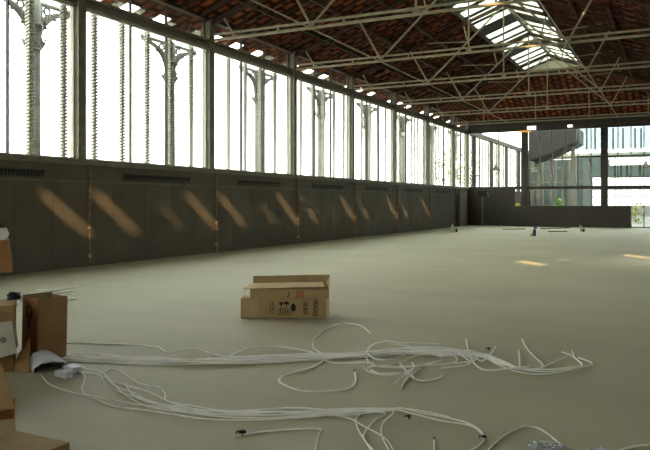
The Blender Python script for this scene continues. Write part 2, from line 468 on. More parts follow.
# ------------------------------------------------------------------ eave roof outside, cast iron columns, louvre screens
ev = MB()
def zo(d): return ZE - .02 - PITCH*d
def eq(d0, d1, a, b): ev.slab([(WX-d0, a, zo(d0)), (WX-d1, a, zo(d1)), (WX-d1, b, zo(d1)), (WX-d0, b, zo(d0))], -.05)
YV = YE+7
eq(.21, .58, YB, YV); eq(.93, 1.22, YB, YV)
y = YB
opens = []
for p in POSTS + [POSTS[-1]+BAY*k for k in range(1, 10)]:
    opens += [(p+1.0, p+1.6), (p+2.3, p+2.9), (p+3.7, p+4.3)]
yy = YB
for a, b in opens:
    if b > YV: continue
    eq(.58, .93, yy, a); yy = b
eq(.58, .93, yy, YV)
struct('ceiling_eave', ev, 'tile')
CXO = WX-1.6
def column(y, label):
    t = thing('cast_iron_column', label, 'column', (CXO, y, -.31), 0, 'cast iron columns outside the windows')
    prof = [(.26, 0), (.26, .5), (.19, .6), (.17, 2.5), (.165, 5.9)]
    MB().lathe(prof, 14).build('shaft', 'iron', t, smooth=True)
    cap = MB().lathe([(.17, 5.88), (.22, 5.94), (.22, 6.0), (.19, 6.05), (.20, 6.35), (.23, 6.5), (.22, 6.56), (.17, 6.6), (.17, 7.2)], 14)
    for j in range(8):
        a = 2*math.pi*j/8
        c, s_ = math.cos(a), math.sin(a)
        cap.tube([(c*.18, s_*.18, 5.98), (c*.24, s_*.24, 6.05), (c*.28, s_*.28, 6.15), (c*.25, s_*.25, 6.2)], [.05, .045, .035, .015], 6)
    cap.build('capital', 'iron', t, smooth=True)
    for sg in (-1, 1):
        b = MB()
        N = 12
        arc = [(sg*(.17+1.2*(1-math.cos(u))), 6.1+.95*math.sin(u)) for u in [math.pi/2*i/N for i in range(N+1)]]
        for i in range(N):
            (y0, z0), (y1, z1) = arc[i], arc[i+1]
            # web of the spandrel, left open near the middle
            if i < 3 or i > 8:
                b.add([(-.03, y0, z0), (-.03, y1, z1), (-.03, y1, 7.16), (-.03, y0, 7.16), (.03, y0, z0), (.03, y1, z1), (.03, y1, 7.16), (.03, y0, 7.16)],
                      [(0,1,2,3),(7,6,5,4),(0,4,5,1),(1,5,6,2),(2,6,7,3),(3,7,4,0)])
            else:
                m0, m1 = z0+(7.16-z0)*.45, z1+(7.16-z1)*.45
                b.add([(-.03, y0, z0), (-.03, y1, z1), (-.03, y1, m1), (-.03, y0, m0), (.03, y0, z0), (.03, y1, z1), (.03, y1, m1), (.03, y0, m0)],
                      [(0,1,2,3),(7,6,5,4),(0,4,5,1),(1,5,6,2),(2,6,7,3),(3,7,4,0)])
        b.tube([(0, q[0], q[1]) for q in arc], .045, 6)
        b.bar((0, sg*.17, 7.14), (0, sg*1.4, 7.14), .07, .10)
        for i in (4, 7, 10):
            y0, z0 = arc[i]
            b.tube([(0, y0, z0), (0, y0+sg*.05, z0-.05), (0, y0+sg*.11, z0-.05)], [.05, .04, .015], 6)
        ring = [(0, sg*(.42+.1*math.cos(u)), 6.98+.1*math.sin(u)) for u in [2*math.pi*i/10 for i in range(11)]]
        b.tube(ring, .035, 5)
        b.build('bracket', 'iron', t, smooth=True)
    return t
cl = ['cast iron column outside, out of view behind the camera', 'cast iron column outside, left of the photo', 'cast iron column outside the left edge of the photo',
      'cast iron column with leafy bracket outside the window cut by the left edge', 'cast iron column with leafy bracket outside the first full window',
      'cast iron column with leafy bracket outside the second full window', 'cast iron column with leafy bracket outside the third full window',
      'cast iron column with leafy bracket outside the fourth full window', 'cast iron column with leafy bracket outside the fifth full window',
      'cast iron column with leafy bracket outside the sixth full window', 'cast iron column outside just beyond the far corner']
for k in range(3, 10): column(POSTS[k]-.05, cl[k+0])
column(POSTS[9]+BAY, cl[10])

XL = WX-1.24
def rack_mesh():
    m = MB(); z = 2.3
    m.box((-.02, -.035, -.31), (.02, .035, 6.95))
    while z < 6.9:
        m.add([(-.08, -.08, z), (.08, -.08, z+.05), (.08, -.08, z+.095), (-.08, -.08, z+.045), (-.08, .08, z), (.08, .08, z+.05), (.08, .08, z+.095), (-.08, .08, z+.045)],
              [(0,3,2,1),(4,5,6,7),(0,1,5,4),(1,2,6,5),(2,3,7,6),(3,0,4,7)])
        z += .09
    return m
def slat_mesh(ln):
    m = MB(); z = 2.3
    while z < 6.9:
        m.add([(-.05, 0, z+.0), (.05, 0, z+.055), (.05, ln, z+.055), (-.05, ln, z+.0)], [(0, 1, 2, 3)])
        z += .09
    return m
sl = ['glass louvre screen outside beyond the left edge of the photo', 'glass louvre screen outside the window left of the photo', 'glass louvre screen outside the window cut by the left edge',
      'glass louvre screen outside the first full window', 'glass louvre screen outside the second full window', 'glass louvre screen outside the third full window',
      'glass louvre screen outside the fourth full window', 'glass louvre screen outside the fifth full window', 'glass louvre screen outside the sixth full window',
      'glass louvre screen outside the narrow window by the far corner', 'first glass louvre screen beyond the far glass wall', 'second glass louvre screen beyond the far glass wall',
      'third glass louvre screen beyond the far glass wall', 'fourth glass louvre screen beyond the far glass wall', 'fifth glass louvre screen beyond the far glass wall']
base = None
RO = [.60+1.092*j for j in range(5)]
for k in range(2, 15):
    y = POSTS[0]+BAY*k
    if base is None:
        base = thing('louvre_screen', sl[k], 'louvre screen', (XL, y, 0), 0, 'glass louvre screens outside the windows')
        rm = None
        for r_ in RO:
            if rm is None:
                o = rack_mesh().build('rack', 'rack', base); rm = o
            else:
                o = rm.copy(); COL.objects.link(o); o.parent = base
            o.location = (0, r_, 0)
        slat_mesh(BAY-.05).build('glass_slats', 'slat', base)
    else:
        c = copy_tree(base); c.location = (XL, y, 0); c['label'] = sl[k]

# ------------------------------------------------------------------ right and back walls (out of frame), with the openings that let the sun in
def wall_holes(name, x0, x1, holes, y0, y1, z0, z1, m):
    """wall along y with rectangular holes (ya, yb, za, zb), non overlapping in y"""
    mb = MB(); yy = y0
    for a, b, c, d in sorted(holes):
        mb.box((x0, yy, z0), (x1, a, z1)); mb.box((x0, a, z0), (x1, b, c)); mb.box((x0, a, d), (x1, b, z1)); yy = b
    mb.box((x0, yy, z0), (x1, y1, z1))
    return struct(name, mb, m)
rh = []
for px, py, wy, hz in ((531, 263, .72, .48), (561, 259.5, .36, .24), (641, 257, .95, .62)):
    p = floor_at(px, py); tt = EX+.1-p.x
    rh.append((p.y-1.33*tt-wy/2-.13, p.y-1.33*tt+wy/2+.13, .59*tt-hz/2-.06, .59*tt+hz/2+.06))
wall_holes('wall_right', EX, EX+.2, rh, YB-.2, YE, -.3, ZE, 'wall')
struct('wall_back', MB().box((WX, YB-.2, -.3), (EX, YB, .9)).slab([(WX, YB, ZH), (EX, YB, ZH), (EX, YB, ZE), (RX, YB, ZR), (WX, YB, ZE)], .2), 'wall')
fr = MB()
for k in range(7): fr.box((WX+k*2.3-.05, YB-.15, .9), (WX+k*2.3+.05, YB-.05, ZH))
w = struct('window_%d' % wn, fr, 'steel'); wn += 1
MB().box((WX, YB-.11, .9), (EX, YB-.10, ZH)).build('pane', 'glass_back', w)

# ------------------------------------------------------------------ far wall
def fx(px, y=YE): return at_y(px, 200, y).x
fr = MB()
fr.box((WX, YE-.05, ZS-.14), (EX, YE+.1, ZS+.06))                     # transom
struct('trim_%d' % NT, fr, 'steel_dark'); NT += 1
struct('trim_%d' % NT, MB().box((WX, YE-.08, ZH+.02), (EX, YE+.12, ZH+.36)).box((WX, YE-.12, ZH+.36), (EX, YE+.12, ZH+.42)).box((WX, YE-.02, ZH+.42), (EX, YE+.05, ZE+.05)), 'steel_dark'); NT += 1
xp = [fx(525), fx(604.5)]
for x in xp:
    struct('trim_%d' % NT, MB().box((x-.22, YE-.2, 0), (x+.22, YE-.16, ZH)).box((x-.22, YE+.0, 0), (x+.22, YE+.04, ZH)).box((x-.06, YE-.16, 0), (x+.06, YE, ZH)), 'steel_dark'); NT += 1
fr = MB()
for px in (540, 552, 566, 578, 591, 618, 631, 644): fr.box((fx(px)-.03, YE, ZS), (fx(px)+.03, YE+.06, ZH))
for px in (540, 566, 591, 618, 631, 644): fr.box((fx(px)-.03, YE, 0), (fx(px)+.03, YE+.06, ZS))
fr.box((WX, YE, 0), (EX, YE+.06, .06))
w = struct('window_%d' % wn, fr, 'steel'); wn += 1
MB().box((WX+.1, YE+.025, ZS), (EX, YE+.035, ZH)).build('pane', 'glass_far', w)
MB().box((fx(514.5), YE+.025, 0), (EX, YE+.035, ZS-.1)).build('lower_pane', 'glass_far', w)
# solid lower left part with a door
struct('wall_far', MB().box((WX, YE-.02, 0), (fx(515), YE+.1, ZS-.13)), 'wall_far')
dx0, dx1 = fx(485.5), fx(501)
d = struct('door_1', MB().box((dx0, YE-.06, 0), (dx1, YE-.021, 2.42)), 'steel_dark')
MB().box((dx1-.22, YE-.12, 1.0), (dx1-.10, YE-.06, 1.05)).build('door_handle', 'steel', d)
# low parapet in front of the glass
yb0 = YE-.75
tag(MB().box((at_y(514, 200, yb0).x, yb0, 0), (at_y(630.5, 200, yb0).x, yb0+.3, 1.40)).build('low_partition', 'wall_far', bevel=.01),
    'long low dark partition in front of the far glass wall', 'partition')

# ------------------------------------------------------------------ beyond the glass: court with the wall running on, far market hall
struct('wall_court', MB().box((WX-.28, YE+.1, -.3), (WX, 92, ZS)).box((WX-.22, YE+.1, ZH), (WX+.05, 92, ZH+.32)), 'steel_dark')
m = MB()
for k in range(8): m.box((WX-.2, YE+1.8+BAY*k-.12, ZS), (WX+.05, YE+1.8+BAY*k+.12, ZH))
for k in range(16): m.box((WX-.12, YE+2.7*k+.9, ZS), (WX-.06, YE+2.7*k+.95, ZH))
struct('trim_%d' % NT, m, 'steel_dark'); NT += 1
YF = 94.0
def Q(px, py, y=YF): return at_y(px, py, y)
def band(x0, y0, x1, y1, y=YF, d=.4, mb=None):
    a = Q(x0, y1, y); b = Q(x1, y0, y)
    return (mb or MB()).box((a.x, y, a.z), (b.x, y+d, b.z))
fb = thing('market_hall', 'long low pale building with ribbon windows far behind the glass wall', 'building', (0, YF, 0))
def fpart(mb, name, m):
    o = mb.build(name, m, fb); o.location = (0, -YF, 0); return o
fpart(band(527, 150, 690, 157.5, d=6), 'parapet', 'pale')
fpart(band(606, 163.5, 690, 176.5, d=6, mb=band(574, 157, 606, 176.5, d=6)), 'cladding_band', 'teal')
fpart(band(574, 187, 690, 189.5, d=6), 'sill_band', 'teal')
fpart(band(556, 196, 690, 197.5, d=1).box((Q(556, 205, YF).x, YF, 0), (Q(690, 205, YF).x, YF+6, Q(600, 205.5).z)), 'base_wall', 'pale')
mm = MB()
for px in (586.5, 595, 604, 613, 623, 635, 641, 655): band(px-.9, 128, px+.9, 150, mb=mm, d=.3)
fpart(mm, 'upper_mullions', 'steel_dark')
mm = MB()
for px in (590, 606, 615, 621, 627, 640, 652): band(px-.6, 157, px+.6, 206, mb=mm, d=.3)
fpart(mm, 'lower_mullions', 'steel')
fpart(band(573, 120, 690, 150, y=YF+.15, d=.03), 'upper_glass', 'glass_blue')
fpart(band(585, 157.5, 690, 163.5, y=YF+.15, d=.03).box((Q(574, 187).x, YF+.15, Q(574, 187).z), (Q(690, 187).x, YF+.18, Q(574, 176.5).z)), 'ribbon_glass', 'glass')
# glazed block with tall posts, nearer
bk = thing('glazed_block', 'grey green glazed block with tall pale posts behind the far glass wall', 'building', (0, 72, 0))
YK = 72.0
a = Q(527, 200, YK); a.x = max(a.x, WX+.15); b = Q(583, 200, YK)
m = MB().box((a.x, YK, 0), (b.x, YK+9, Q(550, 160, YK).z)); o = m.build('body', 'teal', bk); o.location = (0, -YK, 0)
m = MB()
for k in range(1, 8):
    xx = a.x+(b.x-a.x)*k/8; m.box((xx-.05, YK-.06, 0), (xx+.05, YK, Q(550, 160, YK).z))
m.box((a.x, YK-.05, 3.6), (b.x, YK, 3.72)).box((a.x, YK-.05, 5.0), (b.x, YK, 5.1))
o = m.build('glazing_bars', 'steel', bk); o.location = (0, -YK, 0)
for px, wd in ((538, .25), (551, .25), (562.5, .14), (573, .3)):
    p = Q(px, 200, 62)
    t = MB().box((-wd/2, -wd/2, 0), (wd/2, wd/2, 9.6)).box((-wd/2-.05, -wd/2-.05, 0), (wd/2+.05, wd/2+.05, .25)).build('court_post', 'pale_post' if 'pale_post' in M else M.setdefault('pale_post', mat('pale_post', (.075, .08, .075), .7, .1, 2)))
    t.location = (p.x, 62, 0)
    tag(t, {538: 'pale tall post behind the glass beside the thick left steel post', 551: 'pale tall post behind the glass, second from the thick left steel post',
            562.5: 'thinnest tall post behind the far glass wall', 573: 'widest tall post behind the glass, at the edge of the open sky'}[px], 'post', 'tall posts behind the far glass wall')
# dark roof over that court, its edge climbing to the right
rp_ = [Q(524, 159, 58), Q(543, 153, 58), Q(573, 139, 58), Q(573, 124, 58), Q(524, 124, 58)]
rf = thing('canopy_roof', 'dark roof with a rising edge over the court behind the glass wall', 'roof', (rp_[1].x, 58, 0))
o = MB().slab([(p.x, 60, p.z) for p in rp_], -5).build('roof_slab', 'black', rf); o.location = (-rp_[1].x, -58, 0)
for xx in (rp_[0].x+.3,):
    o = MB().box((xx-.15, 62, 0), (xx+.15, 62.3, rp_[0].z+.3)).build('roof_post', 'steel_dark', rf); o.location = (-rp_[1].x, -58, 0)
struct('court_shade_wall', MB().box((3.5, YE+1, -.3), (4.2, 100, 16)), 'pale')  # unseen wall, added to keep the sun off the court
# span wires with lamps
wr = thing('lamp_cable', 'thin steel cable strung across the court carrying cone lamps', 'cable', (WX, 57, 0))
MB().tube([(.4, 0, 8.4), (8.4, 0, 8.25), (16.4, 0, 8.4)], .02, 6).build('wire', 'steel_dark', wr)
for xx in (.4, 16.4): MB().tube([(xx, 0, 0), (xx, 0, 8.5)], .06, 8).build('pole', 'steel_dark', wr)
lamp0 = None
for px, py, lab in ((496, 169, 'dark cone pendant lamp left of the thick far post'), (535, 172, 'dark cone pendant lamp just right of the thick far post'), (646, 166, 'dark cone pendant lamp by the right edge')):
    p = Q(px, py, 57)
    zt = 8.25
    t = thing('pendant_lamp', lab, 'lamp', (p.x, 57, p.z), 0, 'cone lamps in the court')
    MB().lathe([(.34, -.10), (.34, -.06), (.20, .10), (.09, .22), (.07, .38), (.03, .40)], 18).build('shade', 'steel_dark', t, smooth=True)
    MB().tube([(0, 0, .39), (0, 0, zt-p.z)], .012, 6).build('cord', 'black', t)
# trees
def tree(name, x, y, h, r, label, n=700):
    t = thing(name, label, 'tree', (x, y, -.31), 0, None)
    MB().tube([(0, 0, 0), (.1, 0, h*.4), (.05, .1, h*.8)], [.16, .12, .05], 8).build('trunk', 'bark', t, smooth=True)
    m = MB(); rnd = random.Random(int(x*31+y))
    for i in range(n):
        u = Vector((rnd.gauss(0, 1), rnd.gauss(0, 1), rnd.gauss(0, 1))).normalized()*(rnd.random()**.4)
        c = Vector((u.x*r, u.y*r, h*.72+u.z*h*.34)); a = Vector((rnd.uniform(-1, 1), rnd.uniform(-1, 1), rnd.uniform(-1, 1))).normalized()*.16
        b_ = a.cross(Vector((rnd.uniform(-1, 1), rnd.uniform(-1, 1), rnd.uniform(-1, 1)))).normalized()*.10
        m.add([c-a, c-b_, c+a, c+b_], [(0, 1, 2, 3)])
    m.build('crown', 'leaf', t)
tree('street_tree', -19, 66, 7.0, 2.2, 'green tree outside the court wall beyond the far glass')
def shrub(px, y, h, r, label, m='leaf'):
    x = Q(px, 205, y).x
    t = thing('shrub', label, 'shrub', (x, y, 0), 0, 'plants in the court')
    rnd = random.Random(int(px)); mb = MB()
    for i in range(160):
        a = rnd.uniform(0, 6.28); q = rnd.random()**.5*r; c = Vector((math.cos(a)*q, math.sin(a)*q, rnd.uniform(.1, h)))
        d = Vector((math.cos(a), math.sin(a), rnd.uniform(.2, 1))).normalized()*.18; s_ = d.cross(Vector((0, 0, 1))).normalized()*.07
        mb.add([c-d, c-s_, c+d, c+s_], [(0, 1, 2, 3)])
    mb.build('foliage', m, t)
    MB().tube([(0, 0, 0), (0, 0, h*.7)], .03, 6).build('stem', 'bark', t)
shrub(560, 66, 2.0, .6, 'green shrub behind the middle of the low partition')
shrub(636, 60, 1.6, .7, 'yellow green shrub right of the low partition', M.setdefault('leaf_y', mat('leaf_yellow', (.36, .33, .08), .7, .3, 3)))

# fittings on the far wall
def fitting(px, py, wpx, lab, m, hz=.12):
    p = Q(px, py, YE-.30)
    t = thing('glow_box', lab, 'light', (p.x, YE-.30, p.z), 0, 'glowing boxes under the far beam')
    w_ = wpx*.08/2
    MB().box((-w_, -.06, -hz/2), (w_, .06, hz/2)).build('glow_face', m, t)
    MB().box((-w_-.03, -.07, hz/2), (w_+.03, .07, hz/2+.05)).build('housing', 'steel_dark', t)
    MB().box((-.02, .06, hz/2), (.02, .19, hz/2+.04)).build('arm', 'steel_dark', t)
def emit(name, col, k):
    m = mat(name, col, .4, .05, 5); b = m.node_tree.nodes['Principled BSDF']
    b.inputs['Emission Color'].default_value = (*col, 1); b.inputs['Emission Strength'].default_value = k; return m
M['lit'] = emit('white_glow', (1, .97, .9), 1.3)  # added emission, standing in for daylight the backlit boxes don't catch
M['orange'] = emit('orange_glow', (.75, .36, .08), .35)  # emission added to a plain orange box
fitting(531.5, 128, 7, 'white box with added glow under the beam beside the thick far post', 'lit', .24)
fitting(570, 126, 3.5, 'small white box with added glow under the middle of the far beam', 'lit', .14)
fitting(524.5, 131.3, 10, 'orange box with added glow on top of the thick far post', 'orange', .12)
# hard hat on the partition
p = Q(518, 206, yb0+.15)
t = thing('hard_hat', 'yellow hard hat on the left end of the low partition', 'helmet', (p.x, yb0+.15, 1.40))
MB().lathe([(.0, .20), (.06, .195), (.12, .16), (.16, .08), (.165, .02)][::-1] , 16).build('shell', 'yellow', t, smooth=True)
MB().lathe([(.15, 0), (.23, 0), (.23, .02), (.165, .03)], 16).build('brim', 'yellow', t, smooth=True)
# work light on a stand by the door
p = floor_at(482.5, 226.6)
t = thing('work_light', 'black work light on a thin stand before the dark far door', 'light', (p.x, p.y, 0))
MB().tube([(0, 0, .2), (0, 0, 2.05)], .035, 8).build('pole', 'steel', t)
MB().box((-.28, -.12, 2.02), (.28, .10, 2.42)).build('lamp_head', 'black', t)
MB().tube([(.28, -.05, 2.3), (.42, -.08, 2.2), (.4, -.06, 2.0)], .03, 6).build('handle', 'steel', t)
for a in (0, 2.1, 4.2): MB().tube([(0, 0, .5), (.3*math.cos(a), .3*math.sin(a), .015)], .015, 6).build('leg', 'steel', t)
# end of the left wall: painted door gap and painted lit wall
d = struct('door_gap', MB().box((WX, 45.95, 0), (WX+.03, 46.75, 2.25)), 'black')  # black slab: the dark of the ajar doorway is in its colour
struct('lit_wall_panel', MB().box((WX, 47.0, 0), (WX+.03, 48.8, 2.4)).box((WX+.03, 47.1, 1.0), (WX+.06, 47.2, 1.06)), M.setdefault('tan', mat('tan_lit_wall', (.22, .185, .125), .6, .1, 2)))  # light on this wall section is put into the tan

# small things on the far floor
p = floor_at(452.3, 232.5)
t = thing('paper_roll', 'white upright roll on the floor near the far left corner', 'roll', (p.x, p.y, 0))
MB().lathe([(.085, 0), (.085, .42)], 16).build('roll', 'white_card', t, smooth=False)
MB().lathe([(.035, .42), (.035, .44)], 12).build('core', 'card', t)
p = floor_at(456.5, 232.3)
tag(MB().lathe([(.05, 0), (.06, .05), (.055, .14), (.03, .18), (.03, .22)], 12).build('dark_cup', 'black', smooth=True), 'tiny dark bottle beside the white upright roll', 'bottle').location = (p.x, p.y, 0)
p = floor_at(534.3, 236)
t = thing('spray_bottle', 'dark blue bottle with bent spout standing on the far floor', 'bottle', (p.x, p.y, 0))
MB().lathe([(.07, 0), (.085, .03), (.085, .24), (.05, .32), (.03, .36)], 14).build('body', 'blue', t, smooth=True)
MB().box((-.035, -.025, .36), (.13, .025, .44)).build('trigger_head', 'blue', t, bevel=.01)
p = floor_at(530.8, 236.2)
tag(MB().lathe([(.05, 0), (.05, .1), (.02, .13)], 12).build('jar', 'white_card', smooth=True), 'small pale pot left of the dark blue bottle', 'pot').location = (p.x, p.y, 0)
p = floor_at(580.8, 231.5)
t = thing('tube', 'grey white upright tube on the floor before the low partition', 'tube', (p.x, p.y, 0))
MB().lathe([(.07, 0), (.07, .33)], 14).build('body', 'white_card', t); MB().lathe([(.075, .33), (.075, .37)], 14).build('cap', 'steel', t)
p = floor_at(583.6, 231.6)
tag(MB().lathe([(.06, 0), (.07, .14), (.05, .16)], 12).build('tin', 'black', smooth=True), 'black tin right of the grey white upright tube', 'tin').location = (p.x, p.y, 0)
for a, b, lab, m in (((503, 229.7), (525, 229.3), 'thin dark batten on the far floor left of the blue bottle', 'steel_dark'),
                     ((541, 229.0), (570, 228.2), 'thin pale batten on the far floor, the farther of two', 'rafter'),
                     ((548, 232.0), (567, 231.6), 'thin pale batten on the far floor, the nearer of two', 'card')):
    A, B = floor_at(*a), floor_at(*b)
    tag(MB().bar(A+Vector((0, 0, .025)), B+Vector((0, 0, .025)), .07, .05).build('batten', m), lab, 'batten', 'battens on the far floor')

# ------------------------------------------------------------------ cartons
def text_mesh(body, size, name, m, parent, mtx):
    cu = bpy.data.curves.new(name, 'FONT'); cu.body = body; cu.size = size; cu.align_x = 'CENTER'; cu.align_y = 'CENTER'; cu.offset = size*.022
    o = bpy.data.objects.new(name+'_src', cu); COL.objects.link(o)
    dg = bpy.context.evaluated_depsgraph_get(); me = bpy.data.meshes.new_from_object(o.evaluated_get(dg))
    bpy.data.objects.remove(o); me.materials.clear(); me.materials.append(M[m])
    r = bpy.data.objects.new(name, me); COL.objects.link(r); r.parent = parent; r.matrix_local = mtx
    return r
FACE = Matrix.Rotation(math.pi/2, 4, 'X')       # text plane -> facing -y
def on_front(x, y, z, roll=0): return Matrix.Translation((x, y, z)) @ FACE @ Matrix.Rotation(roll, 4, 'Z')

# pair of long cartons in the middle of the floor (local x = image right, y = away from camera)
pF = floor_at(285, 318)
t = thing('carton', 'long closed cardboard carton printed FRAGILE GLASS, under the opened one', 'box', pF, YAW, 'long cartons on the floor')
Wd, Ht, Dp = 1.225, .275, .32
body = MB().box((-Wd/2, 0, 0), (Wd/2, Dp, Ht)).build('body', 'card', t, bevel=.006)
m = MB().box((-Wd/2-.004, -.004, .004), (-Wd/2+.24, -.001, Ht-.004)); m.build('end_flap', M.setdefault('card2', mat('cardboard_end', (.48, .35, .19), .85, .08, 6)), t)
MB().box((Wd/2-.035, -.004, .004), (Wd/2+.004, -.001, Ht-.004)).build('tape', 'card_light', t)
text_mesh('FRAGILE', .085, 'printed_word', 'ink', body, on_front(.42, -.004, .14, -math.pi/2) @ Matrix.Diagonal((.70, 1, 1, 1)))
text_mesh('GLASS', .085, 'printed_word', 'ink', body, on_front(.285, -.004, .14, -math.pi/2) @ Matrix.Diagonal((.75, 1, 1, 1)))
for xm_, wm_ in ((-.165, .030), (-.205, .022)):
    mk = MB(); rnd = random.Random(5)
    for k in range(9):
        a = .055+k*.019; mk.box((xm_-wm_/2+rnd.uniform(0, .008), -.005, a), (xm_+wm_/2-rnd.uniform(0, .01), -.004, a+.005)); mk.box((xm_-wm_/2+rnd.uniform(0, .018), -.005, a), (xm_-wm_/2+.022, -.004, a+.012))
    mk.build('printed_line', 'ink', body)
MB().add([(.115+.035*math.cos(u), -.004, .145+.055*math.sin(u)) for u in [2*math.pi*i/14 for i in range(14)]], [tuple(range(14))]).build('hand_hole', 'black', body)
sy = MB()
# umbrella: canopy, stem; wine glass: bowl, stem, foot; frame around them
cxm, czm = .02, .19
sy.add([(cxm+.04*math.cos(u), -.004, czm+.04*math.sin(u)) for u in [math.pi*i/10 for i in range(11)]], [tuple(range(11))])
sy.box((cxm-.004, -.005, czm-.055), (cxm+.004, -.004, czm)); sy.build('printed_umbrella', 'ink', body)
g_ = MB(); gx, gz = -.055, .18
g_.add([(gx-.03, -.004, gz+.04), (gx+.03, -.004, gz+.04), (gx+.015, -.004, gz), (gx-.015, -.004, gz)], [(0, 1, 2, 3)])
g_.box((gx-.004, -.005, gz-.05), (gx+.004, -.004, gz)).box((gx-.025, -.005, gz-.056), (gx+.025, -.004, gz-.048)); g_.build('printed_glass', 'ink', body)
fr_ = MB()
for bx in ((-.10, .055, -.09, .065), (-.10, .05, .065, .058), (.057, .055, .065, .12), (-.10, .055, -.095, .115), (-.10, .113, .065, .12)):
    x0, z0, x1, z1 = bx; fr_.box((min(x0, x1), -.005, min(z0, z1)), (max(x0, x1), -.004, max(z0, z1)))
for xx in (-.07, -.035, 0, .03): fr_.box((xx, -.005, .07), (xx+.014, -.004, .105))
fr_.build('printed_frame', 'ink', body)

G = thing('carton', 'long opened cardboard carton with raised flaps on top of the printed one', 'box', pF+Vector((0, 0, Ht+.003)), YAW, 'long cartons on the floor')
g0, g1, gd, gh = -.485, .61, .30, .125
x_ = .006
gb = MB().box((g0, 0, 0), (g1, gd, .006)).box((g0, 0, 0), (g1, x_, gh)).box((g0, gd-x_, 0), (g1, gd, gh)).box((g0, 0, 0), (g0+x_, gd, gh)).box((g1-x_, 0, 0), (g1, gd, gh)).build('body', 'card', G)
MB().slab([(g0+.01, gd, gh), (g1+.01, gd, gh), (g1+.015, gd+.05, gh+.165), (g0+.01, gd+.05, gh+.145)], .006).build('back_flap', 'card', G)
MB().slab([(g0-.085, -.03, gh+.005), (g1-.06, -.01, gh+.03), (g1-.085, .22, gh+.07), (g0+.01, .24, gh+.05)], .006).build('front_flap', 'card_light', G)
MB().slab([(g1, .0, gh), (g1, gd, gh), (g1+.012, gd+.03, gh+.14), (g1-.04, .12, gh+.08)], .006).build('end_flap', 'card_light', G)
MB().slab([(g0, .02, gh), (g0, gd-.02, gh), (g0-.10, gd-.06, gh+.02), (g0-.10, .05, gh-.015)], .006).build('end_flap', 'card_light', G)
rs = MB()
for bx in ((.155, .01, .265, .02), (.155, .09, .265, .10), (.155, .01, .165, .10), (.255, .01, .265, .10), (.205, .01, .214, .10), (.165, .05, .255, .058), (.175, .066, .198, .085), (.222, .025, .245, .042), (.222, .066, .245, .085), (.175, .025, .198, .042)):
    rs.box((bx[0], -.002, bx[1]), (bx[2], -.0005, bx[3]))
rs.build('printed_red_mark', 'ink_red', gb)
MB().tube([(.055, -.001, .095), (.055, -.001, .03), (.045, -.001, .018), (.03, -.001, .025)], .006, 5).build('printed_mark', 'ink', gb)

# tall carton standing left
def ray_axes(p):
    f = Vector((p.x, p.y, 0)).normalized(); return Vector((f.y, -f.x, 0)), f
C0 = floor_at(36.5, 365); r_, f_ = ray_axes(C0)
ang = math.atan2(r_.y, r_.x) + R(27)
TC = thing('carton', 'tall narrow open cardboard carton standing behind the white bag', 'box', C0, ang, 'cartons at the left')
w, hgt = .315, .645
th = .008
def wallq(mb, a, b, lean=(0, 0), h0=0, h1=hgt):
    a = Vector(a); b = Vector(b); d = (b-a).normalized(); nrm = Vector((-d.y, d.x, 0))*th
    L = Vector((lean[0], lean[1], 0))
    vs = [a+Vector((0, 0, h0)), b+Vector((0, 0, h0)), b+nrm+Vector((0, 0, h0)), a+nrm+Vector((0, 0, h0))]
    vs += [v+L+Vector((0, 0, h1-h0)) for v in vs]
    return mb.add(vs, [(0,3,2,1),(4,5,6,7),(0,1,5,4),(1,2,6,5),(2,3,7,6),(3,0,4,7)])
ln_ = (.015, .0)
wallq(MB(), (0, 0, 0), (w, 0, 0), ln_).build('front_panel', 'card_dark', TC)
sp_ = wallq(MB(), (0, w, 0), (0, 0, 0), ln_).build('side_panel', 'card_red', TC)
wallq(MB(), (w, 0, 0), (w, w, 0), ln_).build('side_panel', 'card_dark', TC)
wallq(MB(), (w, w, 0), (0, w, 0), ln_, 0, hgt+.02).build('back_panel', 'card_dull', TC)
MB().box((.005, .005, .0), (w-.005, w-.005, .008)).build('base_panel', 'card_dark', TC)
rg = MB()
rc = [(-.0035+.012, .17+.06*math.cos(u), .51+.06*math.sin(u)) for u in [2*math.pi*i/16 for i in range(17)]]
rg.tube(rc, .010, 5); rg.build('printed_ring', 'ink', sp_)
rg = MB()
for k in range(7): rg.box((-.004+.0006*k, .155, .40-.052*k), (.012, .185, .43-.052*k))
rg.build('printed_marks', 'ink', sp_)
# brown flap of cardboard lying against it
A, B_, C_ = floor_at(12, 371), floor_at(30, 373), None
fl = MB().slab([A, B_, Vector((B_.x, B_.y, 0))+f_*.14+Vector((0, 0, .30)), A+f_*.10+r_*.06+Vector((0, 0, .14))], .008)
tag(fl.build('cardboard_flap', 'card_dark'), 'brown loose cardboard flap propped between the tall carton and its neighbour', 'cardboard')

# open carton with white lid flap, behind on the left edge
Z0 = 6.25
def cam_pt(px, py, Z):
    return at_depth(px, py, Z)
cA = floor_at(13, 374.5); cA.z = 0
LA = thing('carton', 'cardboard carton with a white hanging flap at the left edge', 'box', cA, YAW+R(21), 'cartons at the left')
hA = .635
MB().box((-.62, .12, 0), (0, .55, hA-.012)).build('body', 'card_dark', LA, bevel=.005)
MB().box((-.63, .10, hA-.075), (.005, .56, hA)).build('lid', 'card_dark', LA, bevel=.005)
MB().slab([(-.45, .11, .45), (-.015, .11, .48), (.035, -.02, .20), (-.45, -.04, .09)], -.012).build('white_flap', 'white_card', LA)
MB().lathe([(.028, 0), (.028, .004)], 14).build('grey_spot', 'steel', LA).matrix_local = Matrix.Translation((-.085, .020, .325)) @ Matrix.Rotation(R(64), 4, 'X')
MB().slab([(.0, .10, .50), (.012, .10, .50), (.045, .02, .26), (.028, .02, .24)], -.01).build('side_flap', 'card_dull', LA)
